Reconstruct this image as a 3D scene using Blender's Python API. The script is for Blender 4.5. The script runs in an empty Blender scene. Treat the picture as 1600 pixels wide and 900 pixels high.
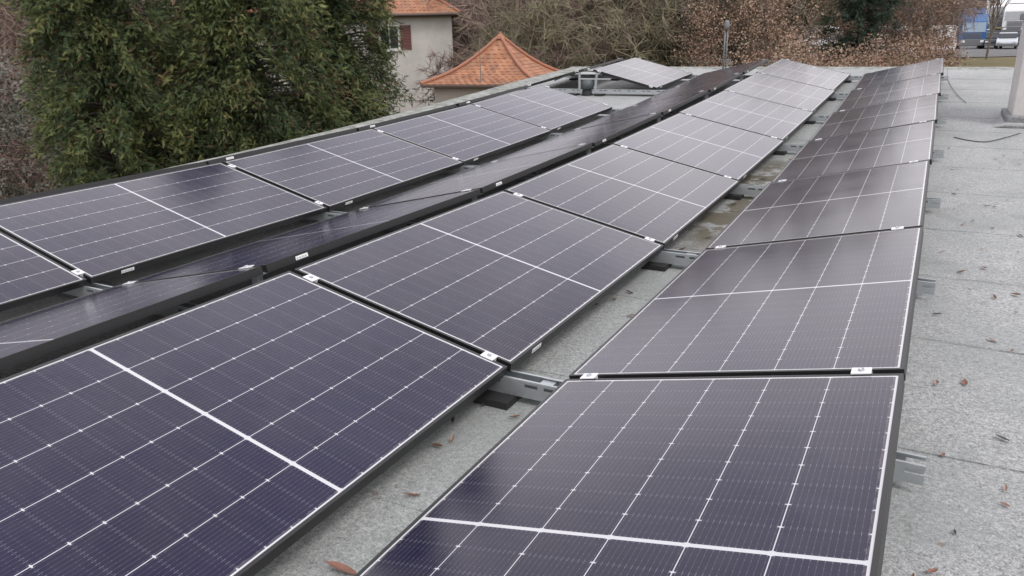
import bpy, math, random
import numpy as np
from mathutils import Vector, Matrix

S = bpy.context.scene
C = S.collection
R = math.radians
rnd = random.Random(7)

# ------------------------------------------------------------------ camera
cam_data = bpy.data.cameras.new('camera')
cam = bpy.data.objects.new('camera', cam_data)
C.objects.link(cam)
cam.location = (1.1071, -2.1740, 1.1312)
cam.rotation_euler = (1.245894, 0.022039, 0.497683)
cam_data.sensor_width = 36.0
cam_data.lens = 1188.25 / 1600 * 36
cam_data.clip_start = 0.05
cam_data.clip_end = 2000
S.camera = cam

# ------------------------------------------------------------------ world, sun, exposure
SUN_EL, SUN_AZ = 55, 120          # azimuth measured from +Y towards +X
W = bpy.data.worlds.new('World')
S.world = W
W.use_nodes = True
nt = W.node_tree
for n in list(nt.nodes): nt.nodes.remove(n)
out = nt.nodes.new('ShaderNodeOutputWorld')
bg = nt.nodes.new('ShaderNodeBackground'); bg.inputs['Strength'].default_value = 0.12
sky = nt.nodes.new('ShaderNodeTexSky'); sky.sky_type = 'NISHITA'; sky.sun_disc = False
sky.sun_elevation = R(SUN_EL); sky.sun_rotation = R(SUN_AZ)
sky.air_density = 1.0; sky.dust_density = 3.0; sky.ozone_density = 1.0
tc = nt.nodes.new('ShaderNodeTexCoord')
mp = nt.nodes.new('ShaderNodeMapping'); mp.inputs['Scale'].default_value = (1, 1, 2.6)
no = nt.nodes.new('ShaderNodeTexNoise'); no.inputs['Scale'].default_value = 3.0; no.inputs['Detail'].default_value = 6
no.inputs['Roughness'].default_value = 0.55
cr = nt.nodes.new('ShaderNodeValToRGB')
cr.color_ramp.elements[0].position = 0.36; cr.color_ramp.elements[0].color = (5.0, 4.85, 5.0, 1)
cr.color_ramp.elements[1].position = 0.64; cr.color_ramp.elements[1].color = (7.8, 7.6, 7.6, 1)
mx = nt.nodes.new('ShaderNodeMix'); mx.data_type = 'RGBA'; mx.inputs['Factor'].default_value = 0.9
nt.links.new(tc.outputs['Generated'], mp.inputs['Vector'])
nt.links.new(mp.outputs['Vector'], no.inputs['Vector'])
nt.links.new(no.outputs['Fac'], cr.inputs['Fac'])
nt.links.new(sky.outputs['Color'], mx.inputs['A'])
spz = nt.nodes.new('ShaderNodeSeparateXYZ'); nt.links.new(tc.outputs['Generated'], spz.inputs[0])
gr = nt.nodes.new('ShaderNodeValToRGB')
for p_, c_ in ((0.0, (1.10, 1.085, 1.09, 1)), (1.0, (0.80, 0.81, 0.86, 1))):
    gr.color_ramp.elements[int(p_)].position = (0.30, 0.80)[int(p_)]; gr.color_ramp.elements[int(p_)].color = c_
nt.links.new(spz.outputs[2], gr.inputs['Fac'])
mm = nt.nodes.new('ShaderNodeMix'); mm.data_type = 'RGBA'; mm.blend_type = 'MULTIPLY'; mm.inputs['Factor'].default_value = 1
nt.links.new(cr.outputs['Color'], mm.inputs['A']); nt.links.new(gr.outputs['Color'], mm.inputs['B'])
nt.links.new(mm.outputs['Result'], mx.inputs['B'])
nt.links.new(mx.outputs['Result'], bg.inputs['Color'])
nt.links.new(bg.outputs['Background'], out.inputs['Surface'])

sd = bpy.data.lights.new('sun', 'SUN'); sd.energy = 0.7; sd.angle = R(18); sd.color = (1, 0.97, 0.93)
sun = bpy.data.objects.new('sun', sd); C.objects.link(sun)
az, el = R(SUN_AZ), R(SUN_EL)
sdir = Vector((math.sin(az) * math.cos(el), math.cos(az) * math.cos(el), math.sin(el)))
sun.rotation_euler = sdir.to_track_quat('Z', 'Y').to_euler()
sun.location = (0, 0, 30)

S.view_settings.view_transform = 'Standard'
S.view_settings.look = 'None'
S.view_settings.exposure = 1.05
S.view_settings.gamma = 1
S.view_settings.use_curve_mapping = False
S.render.engine = 'CYCLES'
S.cycles.max_bounces = 6
S.cycles.glossy_bounces = 4

# ------------------------------------------------------------------ node helpers
class NT:
    def __init__(s, name):
        s.mat = bpy.data.materials.new(name); s.mat.use_nodes = True
        s.t = s.mat.node_tree
        s.p = s.t.nodes['Principled BSDF']
    def n(s, typ, **kw):
        nd = s.t.nodes.new(typ)
        for k, v in kw.items(): setattr(nd, k, v)
        return nd
    def l(s, a, b): s.t.links.new(a, b)
    def m(s, op, *a):
        nd = s.n('ShaderNodeMath', operation=op)
        for i, x in enumerate(a):
            if isinstance(x, (int, float)): nd.inputs[i].default_value = x
            else: s.l(x, nd.inputs[i])
        return nd.outputs[0]
    def mix(s, f, a, b):
        nd = s.n('ShaderNodeMix', data_type='RGBA')
        for key, x in (('Factor', f), ('A', a), ('B', b)):
            sock = nd.inputs[key]
            if key != 'Factor': sock = [i for i in nd.inputs if i.name == key and i.type == 'RGBA'][0]
            if isinstance(x, (int, float)): sock.default_value = x
            elif isinstance(x, tuple): sock.default_value = x + (1,)
            else: s.l(x, sock)
        return [o for o in nd.outputs if o.type == 'RGBA'][0]
    def noise(s, scale, detail=3, rough=0.5, vec=None, dist=0.0):
        nd = s.n('ShaderNodeTexNoise'); nd.inputs['Scale'].default_value = scale
        nd.inputs['Detail'].default_value = detail; nd.inputs['Roughness'].default_value = rough
        nd.inputs['Distortion'].default_value = dist
        if vec is not None: s.l(vec, nd.inputs['Vector'])
        return nd.outputs['Fac']
    def ramp(s, f, *stops):
        nd = s.n('ShaderNodeValToRGB'); e = nd.color_ramp.elements
        while len(e) < len(stops): e.new(0.5)
        for i, (p, c) in enumerate(stops):
            e[i].position = p; e[i].color = (tuple(c) + (1,)) if isinstance(c, tuple) else (c, c, c, 1)
        s.l(f, nd.inputs['Fac']); return nd.outputs['Color']
    def obj(s): return s.n('ShaderNodeTexCoord').outputs['Object']
    def base(s, x):
        if isinstance(x, tuple): s.p.inputs['Base Color'].default_value = x + (1,)
        else: s.l(x, s.p.inputs['Base Color'])
    def set(s, **kw):
        for k, v in kw.items():
            k = k.replace('_', ' ')
            if isinstance(v, (int, float)): s.p.inputs[k].default_value = v
            else: s.l(v, s.p.inputs[k])
        return s
    def bump(s, h, strength=0.3, dist=0.01):
        b = s.n('ShaderNodeBump'); b.inputs['Strength'].default_value = strength; b.inputs['Distance'].default_value = dist
        s.l(h, b.inputs['Height']); s.l(b.outputs['Normal'], s.p.inputs['Normal'])

def simple(name, col, rough=0.6, metal=0.0, var=0.12, scale=8, spec=0.5):
    t = NT(name)
    f = t.noise(scale, 4, 0.6, t.obj())
    t.base(t.mix(f, tuple(max(0, c * (1 - var)) for c in col), tuple(min(1, c * (1 + var)) for c in col)))
    t.set(Roughness=rough, Metallic=metal, Specular_IOR_Level=spec)
    return t.mat

# ------------------------------------------------------------------ mesh helpers
class MB:
    def __init__(s): s.v = []; s.f = []; s.mi = []; s.uv = None
    def quad(s, pts, mi=0):
        b = len(s.v); s.v += [tuple(p) for p in pts]; s.f.append(tuple(range(b, b + len(pts)))); s.mi.append(mi)
    def box(s, x0, x1, y0, y1, z0, z1, mi=0, M=None):
        b = len(s.v)
        P = [(x0,y0,z0),(x1,y0,z0),(x1,y1,z0),(x0,y1,z0),(x0,y0,z1),(x1,y0,z1),(x1,y1,z1),(x0,y1,z1)]
        if M is not None: P = [tuple(M @ Vector(p)) for p in P]
        s.v += P
        for f in ((0,3,2,1),(4,5,6,7),(0,1,5,4),(1,2,6,5),(2,3,7,6),(3,0,4,7)):
            s.f.append(tuple(b + i for i in f)); s.mi.append(mi)
        return s
    def prism(s, poly, y0, y1, mi=0, M=None):      # poly in (x, z), extruded along y
        n = len(poly); b = len(s.v)
        P = [(x, y0, z) for x, z in poly] + [(x, y1, z) for x, z in poly]
        if M is not None: P = [tuple(M @ Vector(p)) for p in P]
        s.v += P
        s.f.append(tuple(b + i for i in range(n))); s.mi.append(mi)
        s.f.append(tuple(b + n + i for i in reversed(range(n)))); s.mi.append(mi)
        for i in range(n):
            j = (i + 1) % n
            s.f.append((b + j, b + i, b + n + i, b + n + j)); s.mi.append(mi)
        return s
    def tube(s, pts, rad, seg=8, mi=0, cap=True):
        pts = [Vector(p) for p in pts]
        rads = rad if isinstance(rad, (list, tuple)) else [rad] * len(pts)
        b = len(s.v)
        for i, p in enumerate(pts):
            d = (pts[min(i + 1, len(pts) - 1)] - pts[max(i - 1, 0)]).normalized()
            a = d.orthogonal().normalized() if i == 0 else (a - d * a.dot(d)).normalized()
            c = d.cross(a)
            for k in range(seg):
                t = 2 * math.pi * k / seg
                s.v.append(tuple(p + (a * math.cos(t) + c * math.sin(t)) * rads[i]))
        for i in range(len(pts) - 1):
            for k in range(seg):
                k2 = (k + 1) % seg
                s.f.append((b + i*seg + k, b + i*seg + k2, b + (i+1)*seg + k2, b + (i+1)*seg + k)); s.mi.append(mi)
        if cap:
            s.f.append(tuple(b + k for k in reversed(range(seg)))); s.mi.append(mi)
            e = b + (len(pts) - 1) * seg
            s.f.append(tuple(e + k for k in range(seg))); s.mi.append(mi)
        return s
    def lathe(s, prof, seg=20, mi=0, c=(0, 0)):
        b = len(s.v)
        for r, z in prof:
            for k in range(seg):
                t = 2 * math.pi * k / seg
                s.v.append((c[0] + r * math.cos(t), c[1] + r * math.sin(t), z))
        for i in range(len(prof) - 1):
            for k in range(seg):
                k2 = (k + 1) % seg
                s.f.append((b + i*seg + k, b + i*seg + k2, b + (i+1)*seg + k2, b + (i+1)*seg + k)); s.mi.append(mi)
        return s
    def build(s, name, mats, parent=None, smooth=False, bevel=0, loc=None, rot=None):
        me = bpy.data.meshes.new(name); me.from_pydata(s.v, [], s.f)
        if not isinstance(mats, (list, tuple)): mats = [mats]
        for m_ in mats: me.materials.append(m_)
        me.polygons.foreach_set('material_index', s.mi)
        if smooth: me.polygons.foreach_set('use_smooth', [True] * len(s.f))
        me.update()
        o = bpy.data.objects.new(name, me); C.objects.link(o)
        if parent: o.parent = parent
        if loc: o.location = loc
        if rot: o.rotation_euler = rot
        if bevel:
            b = o.modifiers.new('bevel', 'BEVEL'); b.width = bevel; b.segments = 2; b.limit_method = 'ANGLE'
        return o

def tag(o, label=None, cat=None, group=None, kind=None):
    for k, v in (('label', label), ('category', cat), ('group', group), ('kind', kind)):
        if v: o[k] = v
    return o
def empty(name, loc=(0, 0, 0), rot=(0, 0, 0), **kw):
    o = bpy.data.objects.new(name, None); C.objects.link(o); o.location = loc; o.rotation_euler = rot
    o.empty_display_size = 0.2
    return tag(o, **kw)
def dup_tree(root, loc, rot, label=None, group=None, scale=None):
    r = root.copy(); C.objects.link(r); r.location = loc; r.rotation_euler = rot
    if scale is not None: r.scale = scale
    if label: r['label'] = label
    if group: r['group'] = group
    for ch in list(root.children):
        c = ch.copy(); C.objects.link(c); c.parent = r
        for g in list(ch.children):
            d = g.copy(); C.objects.link(d); d.parent = c
    return r

def np_mesh(name, V, F, mat, parent=None, tint=None, mi=None, mats=None, smooth=False):
    V = np.asarray(V, dtype=np.float32); F = np.asarray(F, dtype=np.int32)
    me = bpy.data.meshes.new(name)
    me.vertices.add(len(V)); me.vertices.foreach_set('co', V.ravel())
    k = F.shape[1]
    me.loops.add(F.size); me.loops.foreach_set('vertex_index', F.ravel())
    me.polygons.add(len(F)); me.polygons.foreach_set('loop_start', np.arange(0, F.size, k, dtype=np.int32))
    if smooth: me.polygons.foreach_set('use_smooth', np.ones(len(F), dtype=bool))
    me.materials.append(mat)
    if tint is not None:
        at = me.attributes.new('tint', 'FLOAT', 'FACE'); at.data.foreach_set('value', np.asarray(tint, dtype=np.float32))
    me.update(calc_edges=True); me.validate()
    o = bpy.data.objects.new(name, me); C.objects.link(o)
    if parent: o.parent = parent
    return o

# ------------------------------------------------------------------ layout constants (metres)
TILT = 0.22131
PW, PLEN, PITCH = 1.0357, 1.755, 1.7800
VAL, RID = 0.2273, 0.1588
CT, SN = PW * math.cos(TILT), PW * math.sin(TILT)
ZK = [0.0, 0.0, 0.0, 0.0450, 0.1158, 0.2036, 0.3115, 0.4241]     # boundaries -1 .. 6
ROOF_DZ = -0.125
def zprof(y):
    k = y / PITCH
    if k <= 0: return 0.0
    pts = [0.0, 0.0, 0.0450, 0.1158, 0.2036, 0.3115, 0.4241, 0.515]
    i = min(int(k), 6); t = k - i
    return pts[i] + (pts[i + 1] - pts[i]) * t
def zroof(y): return ROOF_DZ + zprof(y)
X4 = VAL / 2                       # low edge of the right-hand row
X3 = -VAL / 2 - CT                 # high (left) edge of the second row
X2 = X3 - RID - CT                 # low (left) edge of the third row
X1 = X2 - VAL - CT                 # high (left) edge of the fourth row
X0 = X1 - RID - CT                 # low (left) edge of the fifth row
SEAMS = [-3.6, -2.65, -1.7, -.72, .23, 1.22, 2.15, 3.11, 4.17, 5.12, 6.05, 6.92, 7.76, 8.9, 10.03, 11.18]

# ------------------------------------------------------------------ materials
def mat_cells():
    t = NT('solar_glass')
    uv = t.n('ShaderNodeUVMap').outputs['UV']
    sp = t.n('ShaderNodeSeparateXYZ'); t.l(uv, sp.inputs[0]); u, v = sp.outputs[0], sp.outputs[1]
    m = t.m
    pu = 0.1672; mu = (PW - 6 * pu) / 2
    pv = 0.0852; half = 0.0060; mv = PLEN / 2 - half - 10 * pv
    uu = m('SUBTRACT', u, mu)
    du = m('PINGPONG', uu, pu / 2)                          # distance to nearest column line
    vc = m('ABSOLUTE', m('SUBTRACT', v, PLEN / 2))          # distance to the middle bar
    vv = m('SUBTRACT', vc, half)
    dv = m('PINGPONG', vv, pv / 2)
    lt = lambda a, b: m('LESS_THAN', a, b)
    bord = m('MAXIMUM', lt(uu, 0.0), m('GREATER_THAN', uu, 6 * pu))
    bord = m('MAXIMUM', bord, m('GREATER_THAN', vv, 10 * pv))
    bord = m('MAXIMUM', bord, lt(vv, 0.0))
    col = lt(du, 0.00115)
    dia = lt(m('ADD', m('MULTIPLY', du, 0.8), m('MULTIPLY', dv, 1.7)), 0.0060)
    white = m('MAXIMUM', m('MAXIMUM', bord, col), dia)
    nb = 13.0
    bu = m('PINGPONG', m('ADD', uu, pu / nb / 2), pu / nb / 2)
    bus = m('MULTIPLY', lt(bu, 0.00050), 0.15)
    dash = m('MULTIPLY', m('MULTIPLY', lt(bu, 0.0009), lt(m('ABSOLUTE', m('SUBTRACT', dv, 0.0035)), 0.0022)), 0.38)
    dash2 = m('MULTIPLY', m('MULTIPLY', lt(bu, 0.0008), lt(m('ABSOLUTE', m('SUBTRACT', dv, 0.024)), 0.0018)), 0.26)
    thin = m('MULTIPLY', lt(dv, 0.0006), 0.10)
    metal = m('MAXIMUM', m('MAXIMUM', bus, dash), m('MAXIMUM', dash2, thin))
    # individual cell tone
    ci = m('FLOOR', m('DIVIDE', uu, pu)); cj = m('FLOOR', m('DIVIDE', v, pv))
    cmb = t.n('ShaderNodeCombineXYZ'); t.l(ci, cmb.inputs[0]); t.l(cj, cmb.inputs[1])
    oi = t.n('ShaderNodeObjectInfo'); t.l(oi.outputs['Random'], cmb.inputs[2])
    wn = t.n('ShaderNodeTexWhiteNoise', noise_dimensions='3D'); t.l(cmb.outputs[0], wn.inputs['Vector'])
    cell = t.mix(wn.outputs['Value'], (0.0042, 0.0056, 0.034), (0.0072, 0.0072, 0.040))
    cell = t.mix(t.m('MULTIPLY', t.noise(1.4, 2, 0.5, t.obj()), 0.45), cell, (0.020, 0.0125, 0.013))
    cell = t.mix(t.m('MULTIPLY', oi.outputs['Random'], 0.35), cell, (0.013, 0.012, 0.018))
    c = t.mix(metal, cell, (0.30, 0.31, 0.35))
    c = t.mix(white, c, (0.50, 0.50, 0.52))
    # thin film of dust and dried rain marks
    off = t.n('ShaderNodeCombineXYZ'); t.l(t.m('MULTIPLY', oi.outputs['Random'], 37.0), off.inputs[2])
    va = t.n('ShaderNodeVectorMath', operation='ADD'); t.l(t.obj(), va.inputs[0]); t.l(off.outputs[0], va.inputs[1]); ov = va.outputs[0]
    d = t.noise(2.4, 6, 0.65, ov, 0.6)
    d2 = t.noise(46.0, 3, 0.6, ov)
    dust = t.m('MULTIPLY', t.ramp(t.m('MULTIPLY', t.m('ADD', d, t.m('MULTIPLY', d2, 0.35)), 0.75), (0.38, 0.0), (0.75, 1.0)), 0.045)
    eu = t.m('MINIMUM', u, t.m('SUBTRACT', PW, u)); ev = t.m('MINIMUM', v, t.m('SUBTRACT', PLEN, v))
    grime = t.m('MULTIPLY', t.m('LESS_THAN', t.m('ADD', t.m('MINIMUM', eu, ev), t.m('MULTIPLY', d2, -0.03)), 0.008), 0.09)
    dust = t.m('ADD', dust, grime)
    c = t.mix(dust, c, (0.46, 0.43, 0.40))
    # scattered bird droppings and dried drops
    vo = t.n('ShaderNodeTexVoronoi'); vo.inputs['Scale'].default_value = 5.5; t.l(ov, vo.inputs['Vector'])
    sp_ = t.m('MULTIPLY', lt(t.m('ADD', vo.outputs['Distance'], t.m('MULTIPLY', t.noise(60, 2, 0.5, ov), 0.05)), 0.045), m('GREATER_THAN', t.noise(2.0, 2, 0.5, ov), 0.60))
    c = t.mix(t.m('MULTIPLY', sp_, 0.5), c, (0.45, 0.45, 0.42))
    t.base(c)
    rg = t.m('ADD', 0.10, t.m('MULTIPLY', d, 0.10))
    t.set(Roughness=rg, Specular_IOR_Level=0.5, IOR=1.52)
    t.p.inputs['Specular Tint'].default_value = (0.42, 0.375, 0.355, 1)
    t.bump(t.noise(2.2, 2, 0.4, t.obj()), 0.05, 0.02)
    return t.mat
M_CELL = mat_cells()
M_BACK = simple('white_backsheet', (0.7, 0.7, 0.7), 0.6)
M_FRAME = simple('black_anodised', (0.011, 0.0112, 0.012), 0.42, 0.0, 0.2, 30)
M_STICK = simple('white_sticker', (0.78, 0.78, 0.77), 0.5, var=0.03)
M_INK = simple('sticker_ink', (0.10, 0.10, 0.11), 0.6)
M_GALV = NT('galvanised_steel')
_f = M_GALV.noise(26, 4, 0.6, M_GALV.obj())
M_GALV.base(M_GALV.mix(_f, (0.36, 0.385, 0.395), (0.52, 0.55, 0.56)))
M_GALV.set(Roughness=M_GALV.m('ADD', 0.36, M_GALV.m('MULTIPLY', _f, 0.2)), Metallic=0.75); M_GALV = M_GALV.mat
M_ALU = simple('clamp_aluminium', (0.76, 0.76, 0.78), 0.40, 0.25, 0.06, 60)
M_RUB = simple('black_rubber', (0.018, 0.018, 0.019), 0.75)
M_SLOT = simple('slot_shadow_steel', (0.05, 0.055, 0.06), 0.7)

def mat_roof():
    t = NT('mineral_felt'); ob = t.obj()
    sp = t.n('ShaderNodeSeparateXYZ'); t.l(ob, sp.inputs[0]); x, y = sp.outputs[0], sp.outputs[1]
    g1 = t.noise(190, 2, 0.7, ob); g2 = t.noise(70, 3, 0.7, ob)
    gran = t.m('ADD', t.m('MULTIPLY', g1, 0.55), t.m('MULTIPLY', g2, 0.45))
    c = t.ramp(gran, (0.36, (0.13, 0.136, 0.135)), (0.50, (0.325, 0.330, 0.328)), (0.64, (0.53, 0.535, 0.53)))
    big = t.noise(1.3, 5, 0.6, ob)
    c = t.mix(t.m('MULTIPLY', t.ramp(big, (0.42, 0.0), (0.60, 1.0)), 0.45), c, (0.22, 0.236, 0.228))
    c = t.mix(t.m('MULTIPLY', t.ramp(t.noise(0.9, 6, 0.75, ob, 1.2), (0.55, 0.0), (0.62, 1.0)), 0.22), c, (0.13, 0.135, 0.125))
    mid = t.noise(9, 5, 0.7, ob)
    c = t.mix(t.m('MULTIPLY', t.ramp(mid, (0.52, 0.0), (0.72, 1.0)), 0.30), c, (0.20, 0.215, 0.205))
    # green algae bloom in the gutters between rows and brown silt where water stands
    alg = t.m('SUBTRACT', 1.0, t.m('MINIMUM', 1.0, t.m('DIVIDE', t.m('ABSOLUTE', x), 0.55)))
    wall = t.m('MULTIPLY', alg, 0.32)
    c = t.mix(wall, c, (0.215, 0.24, 0.215))
    yy = t.m('SUBTRACT', 1.0, t.m('MINIMUM', 1.0, t.m('DIVIDE', t.m('ABSOLUTE', t.m('SUBTRACT', y, 3.6)), 1.7)))
    xx = t.m('SUBTRACT', 1.0, t.m('MINIMUM', 1.0, t.m('DIVIDE', t.m('ABSOLUTE', t.m('ADD', x, 0.05)), 0.26)))
    st = t.m('MULTIPLY', t.m('MULTIPLY', yy, xx), t.ramp(t.noise(3.2, 5, 0.7, ob), (0.42, 0.0), (0.52, 1.0)))
    c = t.mix(t.m('MINIMUM', 0.85, t.m('MULTIPLY', st, 3.0)), c, (0.095, 0.078, 0.048))
    # bitumen bleeding out of the laps
    wob = t.m('MULTIPLY', t.m('SUBTRACT', t.noise(1.2, 3, 0.6, ob), 0.5), 0.05)
    ln = None
    for s in SEAMS:
        d = t.m('LESS_THAN', t.m('ABSOLUTE', t.m('SUBTRACT', t.m('ADD', y, wob), s)), 0.006)
        ln = d if ln is None else t.m('MAXIMUM', ln, d)
    gate = t.ramp(t.noise(2.3, 4, 0.7, ob), (0.47, 0.0), (0.60, 1.0))
    c = t.mix(t.m('MULTIPLY', t.m('MULTIPLY', ln, gate), 0.45), c, (0.035, 0.035, 0.035))
    # rusty brown specks
    vo = t.n('ShaderNodeTexVoronoi'); vo.inputs['Scale'].default_value = 9; t.l(ob, vo.inputs['Vector'])
    spk = t.m('MULTIPLY', t.m('LESS_THAN', vo.outputs['Distance'], 0.09), t.m('GREATER_THAN', t.noise(4, 2, 0.5, ob), 0.55))
    c = t.mix(t.m('MULTIPLY', spk, 0.55), c, (0.17, 0.12, 0.095))
    t.base(c); t.set(Roughness=0.88, Specular_IOR_Level=0.35)
    t.bump(t.m('ADD', gran, t.m('MULTIPLY', mid, 0.8)), 0.55, 0.006)
    return t.mat
M_ROOF = mat_roof()
M_RENDER = NT('chimney_render')
_n = M_RENDER.noise(5, 6, 0.7, M_RENDER.obj())
M_RENDER.base(M_RENDER.ramp(_n, (0.3, (0.44, 0.42, 0.41)), (0.7, (0.56, 0.535, 0.52))))
M_RENDER.set(Roughness=0.85); M_RENDER.bump(M_RENDER.noise(90, 3, 0.6, M_RENDER.obj()), 0.3, 0.005); M_RENDER = M_RENDER.mat
M_CONC = NT('rough_concrete')
_n = M_CONC.noise(40, 5, 0.7, M_CONC.obj())
M_CONC.base(M_CONC.ramp(_n, (0.3, (0.11, 0.115, 0.12)), (0.7, (0.30, 0.305, 0.31))))
M_CONC.set(Roughness=0.9); M_CONC.bump(_n, 0.6, 0.02); M_CONC = M_CONC.mat
M_CABLE = simple('black_cable', (0.02, 0.02, 0.02), 0.5)
M_ZINC = simple('zinc_pipe', (0.17, 0.175, 0.185), 0.55, 0.3)
M_WALL = simple('building_render', (0.45, 0.43, 0.40), 0.9)
M_EDGE = NT('roof_edge_felt')
_n = M_EDGE.noise(7, 6, 0.7, M_EDGE.obj())
M_EDGE.base(M_EDGE.ramp(_n, (0.36, (0.12, 0.125, 0.10)), (0.5, (0.235, 0.245, 0.225)), (0.62, (0.33, 0.335, 0.315))))
M_EDGE.set(Roughness=0.9); M_EDGE = M_EDGE.mat

def leafmat(name, stops, rough=0.6, trans=0.0):
    t = NT(name)
    a = t.n('ShaderNodeAttribute', attribute_name='tint')
    t.base(t.ramp(a.outputs['Fac'], *stops)); t.set(Roughness=rough, Specular_IOR_Level=0.25)
    return t.mat
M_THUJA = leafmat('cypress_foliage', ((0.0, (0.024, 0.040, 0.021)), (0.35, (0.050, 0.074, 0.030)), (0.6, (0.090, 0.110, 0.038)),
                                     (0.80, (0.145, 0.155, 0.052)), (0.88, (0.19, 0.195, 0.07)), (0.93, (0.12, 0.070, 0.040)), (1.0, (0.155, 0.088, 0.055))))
M_BEECH = leafmat('dry_beech_leaves', ((0.0, (0.16, 0.108, 0.080)), (0.35, (0.25, 0.160, 0.115)), (0.7, (0.325, 0.22, 0.162)), (0.9, (0.36, 0.285, 0.21)), (1.0, (0.27, 0.25, 0.13))))
M_YEW = leafmat('dark_evergreen', ((0.0, (0.016, 0.030, 0.022)), (0.6, (0.034, 0.056, 0.036)), (1.0, (0.075, 0.09, 0.05))))
M_BARK = simple('grey_bark', (0.15, 0.125, 0.105), 0.9, var=0.35, scale=3)
M_BARKD = simple('dark_bark', (0.055, 0.042, 0.034), 0.9, var=0.35, scale=3)
M_TWIG = leafmat('bare_twigs', ((0.0, (0.13, 0.108, 0.098)), (0.4, (0.22, 0.19, 0.17)), (0.75, (0.21, 0.185, 0.13)), (1.0, (0.33, 0.29, 0.27))), 0.85)
M_TWIGB = leafmat('bare_twigs_reddish', ((0.0, (0.14, 0.10, 0.085)), (0.5, (0.25, 0.18, 0.15)), (1.0, (0.36, 0.28, 0.24))), 0.85)
M_TWIGG = leafmat('mossy_twigs', ((0.0, (0.125, 0.115, 0.08)), (0.5, (0.21, 0.19, 0.12)), (1.0, (0.29, 0.265, 0.18))), 0.85)
M_SHRUB = leafmat('dull_shrub', ((0.0, (0.05, 0.055, 0.044)), (0.5, (0.115, 0.12, 0.098)), (1.0, (0.20, 0.19, 0.165))), 0.8)

def mat_tile():
    t = NT('clay_tiles')
    uv = t.n('ShaderNodeUVMap').outputs['UV']
    sp = t.n('ShaderNodeSeparateXYZ'); t.l(uv, sp.inputs[0])
    ci = t.m('FLOOR', t.m('DIVIDE', sp.outputs[0], 0.21)); cj = t.m('FLOOR', t.m('DIVIDE', sp.outputs[1], 0.24))
    cmb = t.n('ShaderNodeCombineXYZ'); t.l(ci, cmb.inputs[0]); t.l(cj, cmb.inputs[1])
    wn = t.n('ShaderNodeTexWhiteNoise', noise_dimensions='3D'); t.l(cmb.outputs[0], wn.inputs['Vector'])
    c = t.ramp(wn.outputs['Value'], (0.0, (0.25, 0.105, 0.055)), (0.5, (0.325, 0.145, 0.075)), (1.0, (0.39, 0.19, 0.105)))
    d = t.noise(2.0, 5, 0.65, t.obj())
    c = t.mix(t.m('MULTIPLY', t.ramp(d, (0.46, 0.0), (0.66, 1.0)), 0.55), c, (0.17, 0.11, 0.08))
    t.base(c); t.set(Roughness=0.75)
    return t.mat
M_TILE = mat_tile()
M_RIDGE = simple('ridge_tiles', (0.33, 0.145, 0.092), 0.75, var=0.2)
M_HOUSE = NT('house_render')
_n = M_HOUSE.noise(0.9, 6, 0.65, M_HOUSE.obj())
M_HOUSE.base(M_HOUSE.ramp(_n, (0.3, (0.42, 0.40, 0.37)), (0.7, (0.56, 0.54, 0.50)))); M_HOUSE.set(Roughness=0.9); M_HOUSE = M_HOUSE.mat
M_SHUT = simple('red_shutter', (0.13, 0.045, 0.043), 0.6, var=0.2)
M_GLASS = simple('dark_window', (0.03, 0.035, 0.04), 0.08, var=0.2)
M_WFRAME = simple('window_frame_white', (0.6, 0.6, 0.58), 0.5)
M_WOOD = simple('dark_fascia', (0.12, 0.09, 0.075), 0.8)

# ------------------------------------------------------------------ terrain
def sm(a, b, x):
    t = np.clip((x - a) / (b - a), 0, 1); return t * t * (3 - 2 * t)
def zt(x, y):
    x = np.asarray(x, float); y = np.asarray(y, float)
    d = np.hypot(x - 1, y + 2)
    lo = -5.0 + 0 * x
    plateau = -1.55
    right = sm(-16, -4, x) * sm(16, 44, y)
    z = lo + (plateau - lo) * right
    z = z + 26 * sm(105, 320, d) + 2.0 * sm(40, 90, d) * (1 - right) + 1.5 * sm(96, 112, d)
    z = z + 0.12 * np.sin(x * .31 + 1) * np.cos(y * .23) * sm(12, 40, d)
    return z
def build_terrain():
    xs = np.concatenate([np.linspace(-900, -80, 24), np.linspace(-76, 76, 78), np.linspace(80, 900, 24)])
    ys = np.concatenate([np.linspace(-600, -40, 16), np.linspace(-36, 140, 90), np.linspace(146, 900, 24)])
    X, Y = np.meshgrid(xs, ys); Z = zt(X, Y)
    V = np.stack([X, Y, Z], -1).reshape(-1, 3); nx = len(xs); ny = len(ys)
    i = np.arange(ny - 1)[:, None] * nx + np.arange(nx - 1)[None]
    F = np.stack([i, i + 1, i + nx + 1, i + nx], -1).reshape(-1, 4)
    t = NT('winter_grass'); ob = t.obj()
    a = t.noise(0.35, 6, 0.7, ob); b = t.noise(4, 5, 0.7, ob)
    c = t.ramp(a, (0.35, (0.14, 0.112, 0.075)), (0.5, (0.175, 0.148, 0.085)), (0.65, (0.175, 0.158, 0.085)))
    c = t.mix(t.m('MULTIPLY', b, 0.5), c, (0.10, 0.085, 0.045))
    t.base(c); t.set(Roughness=1.0, Specular_IOR_Level=0.1)
    o = np_mesh('ground', V, F, t.mat, smooth=True); tag(o, kind='structure')
build_terrain()
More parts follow.
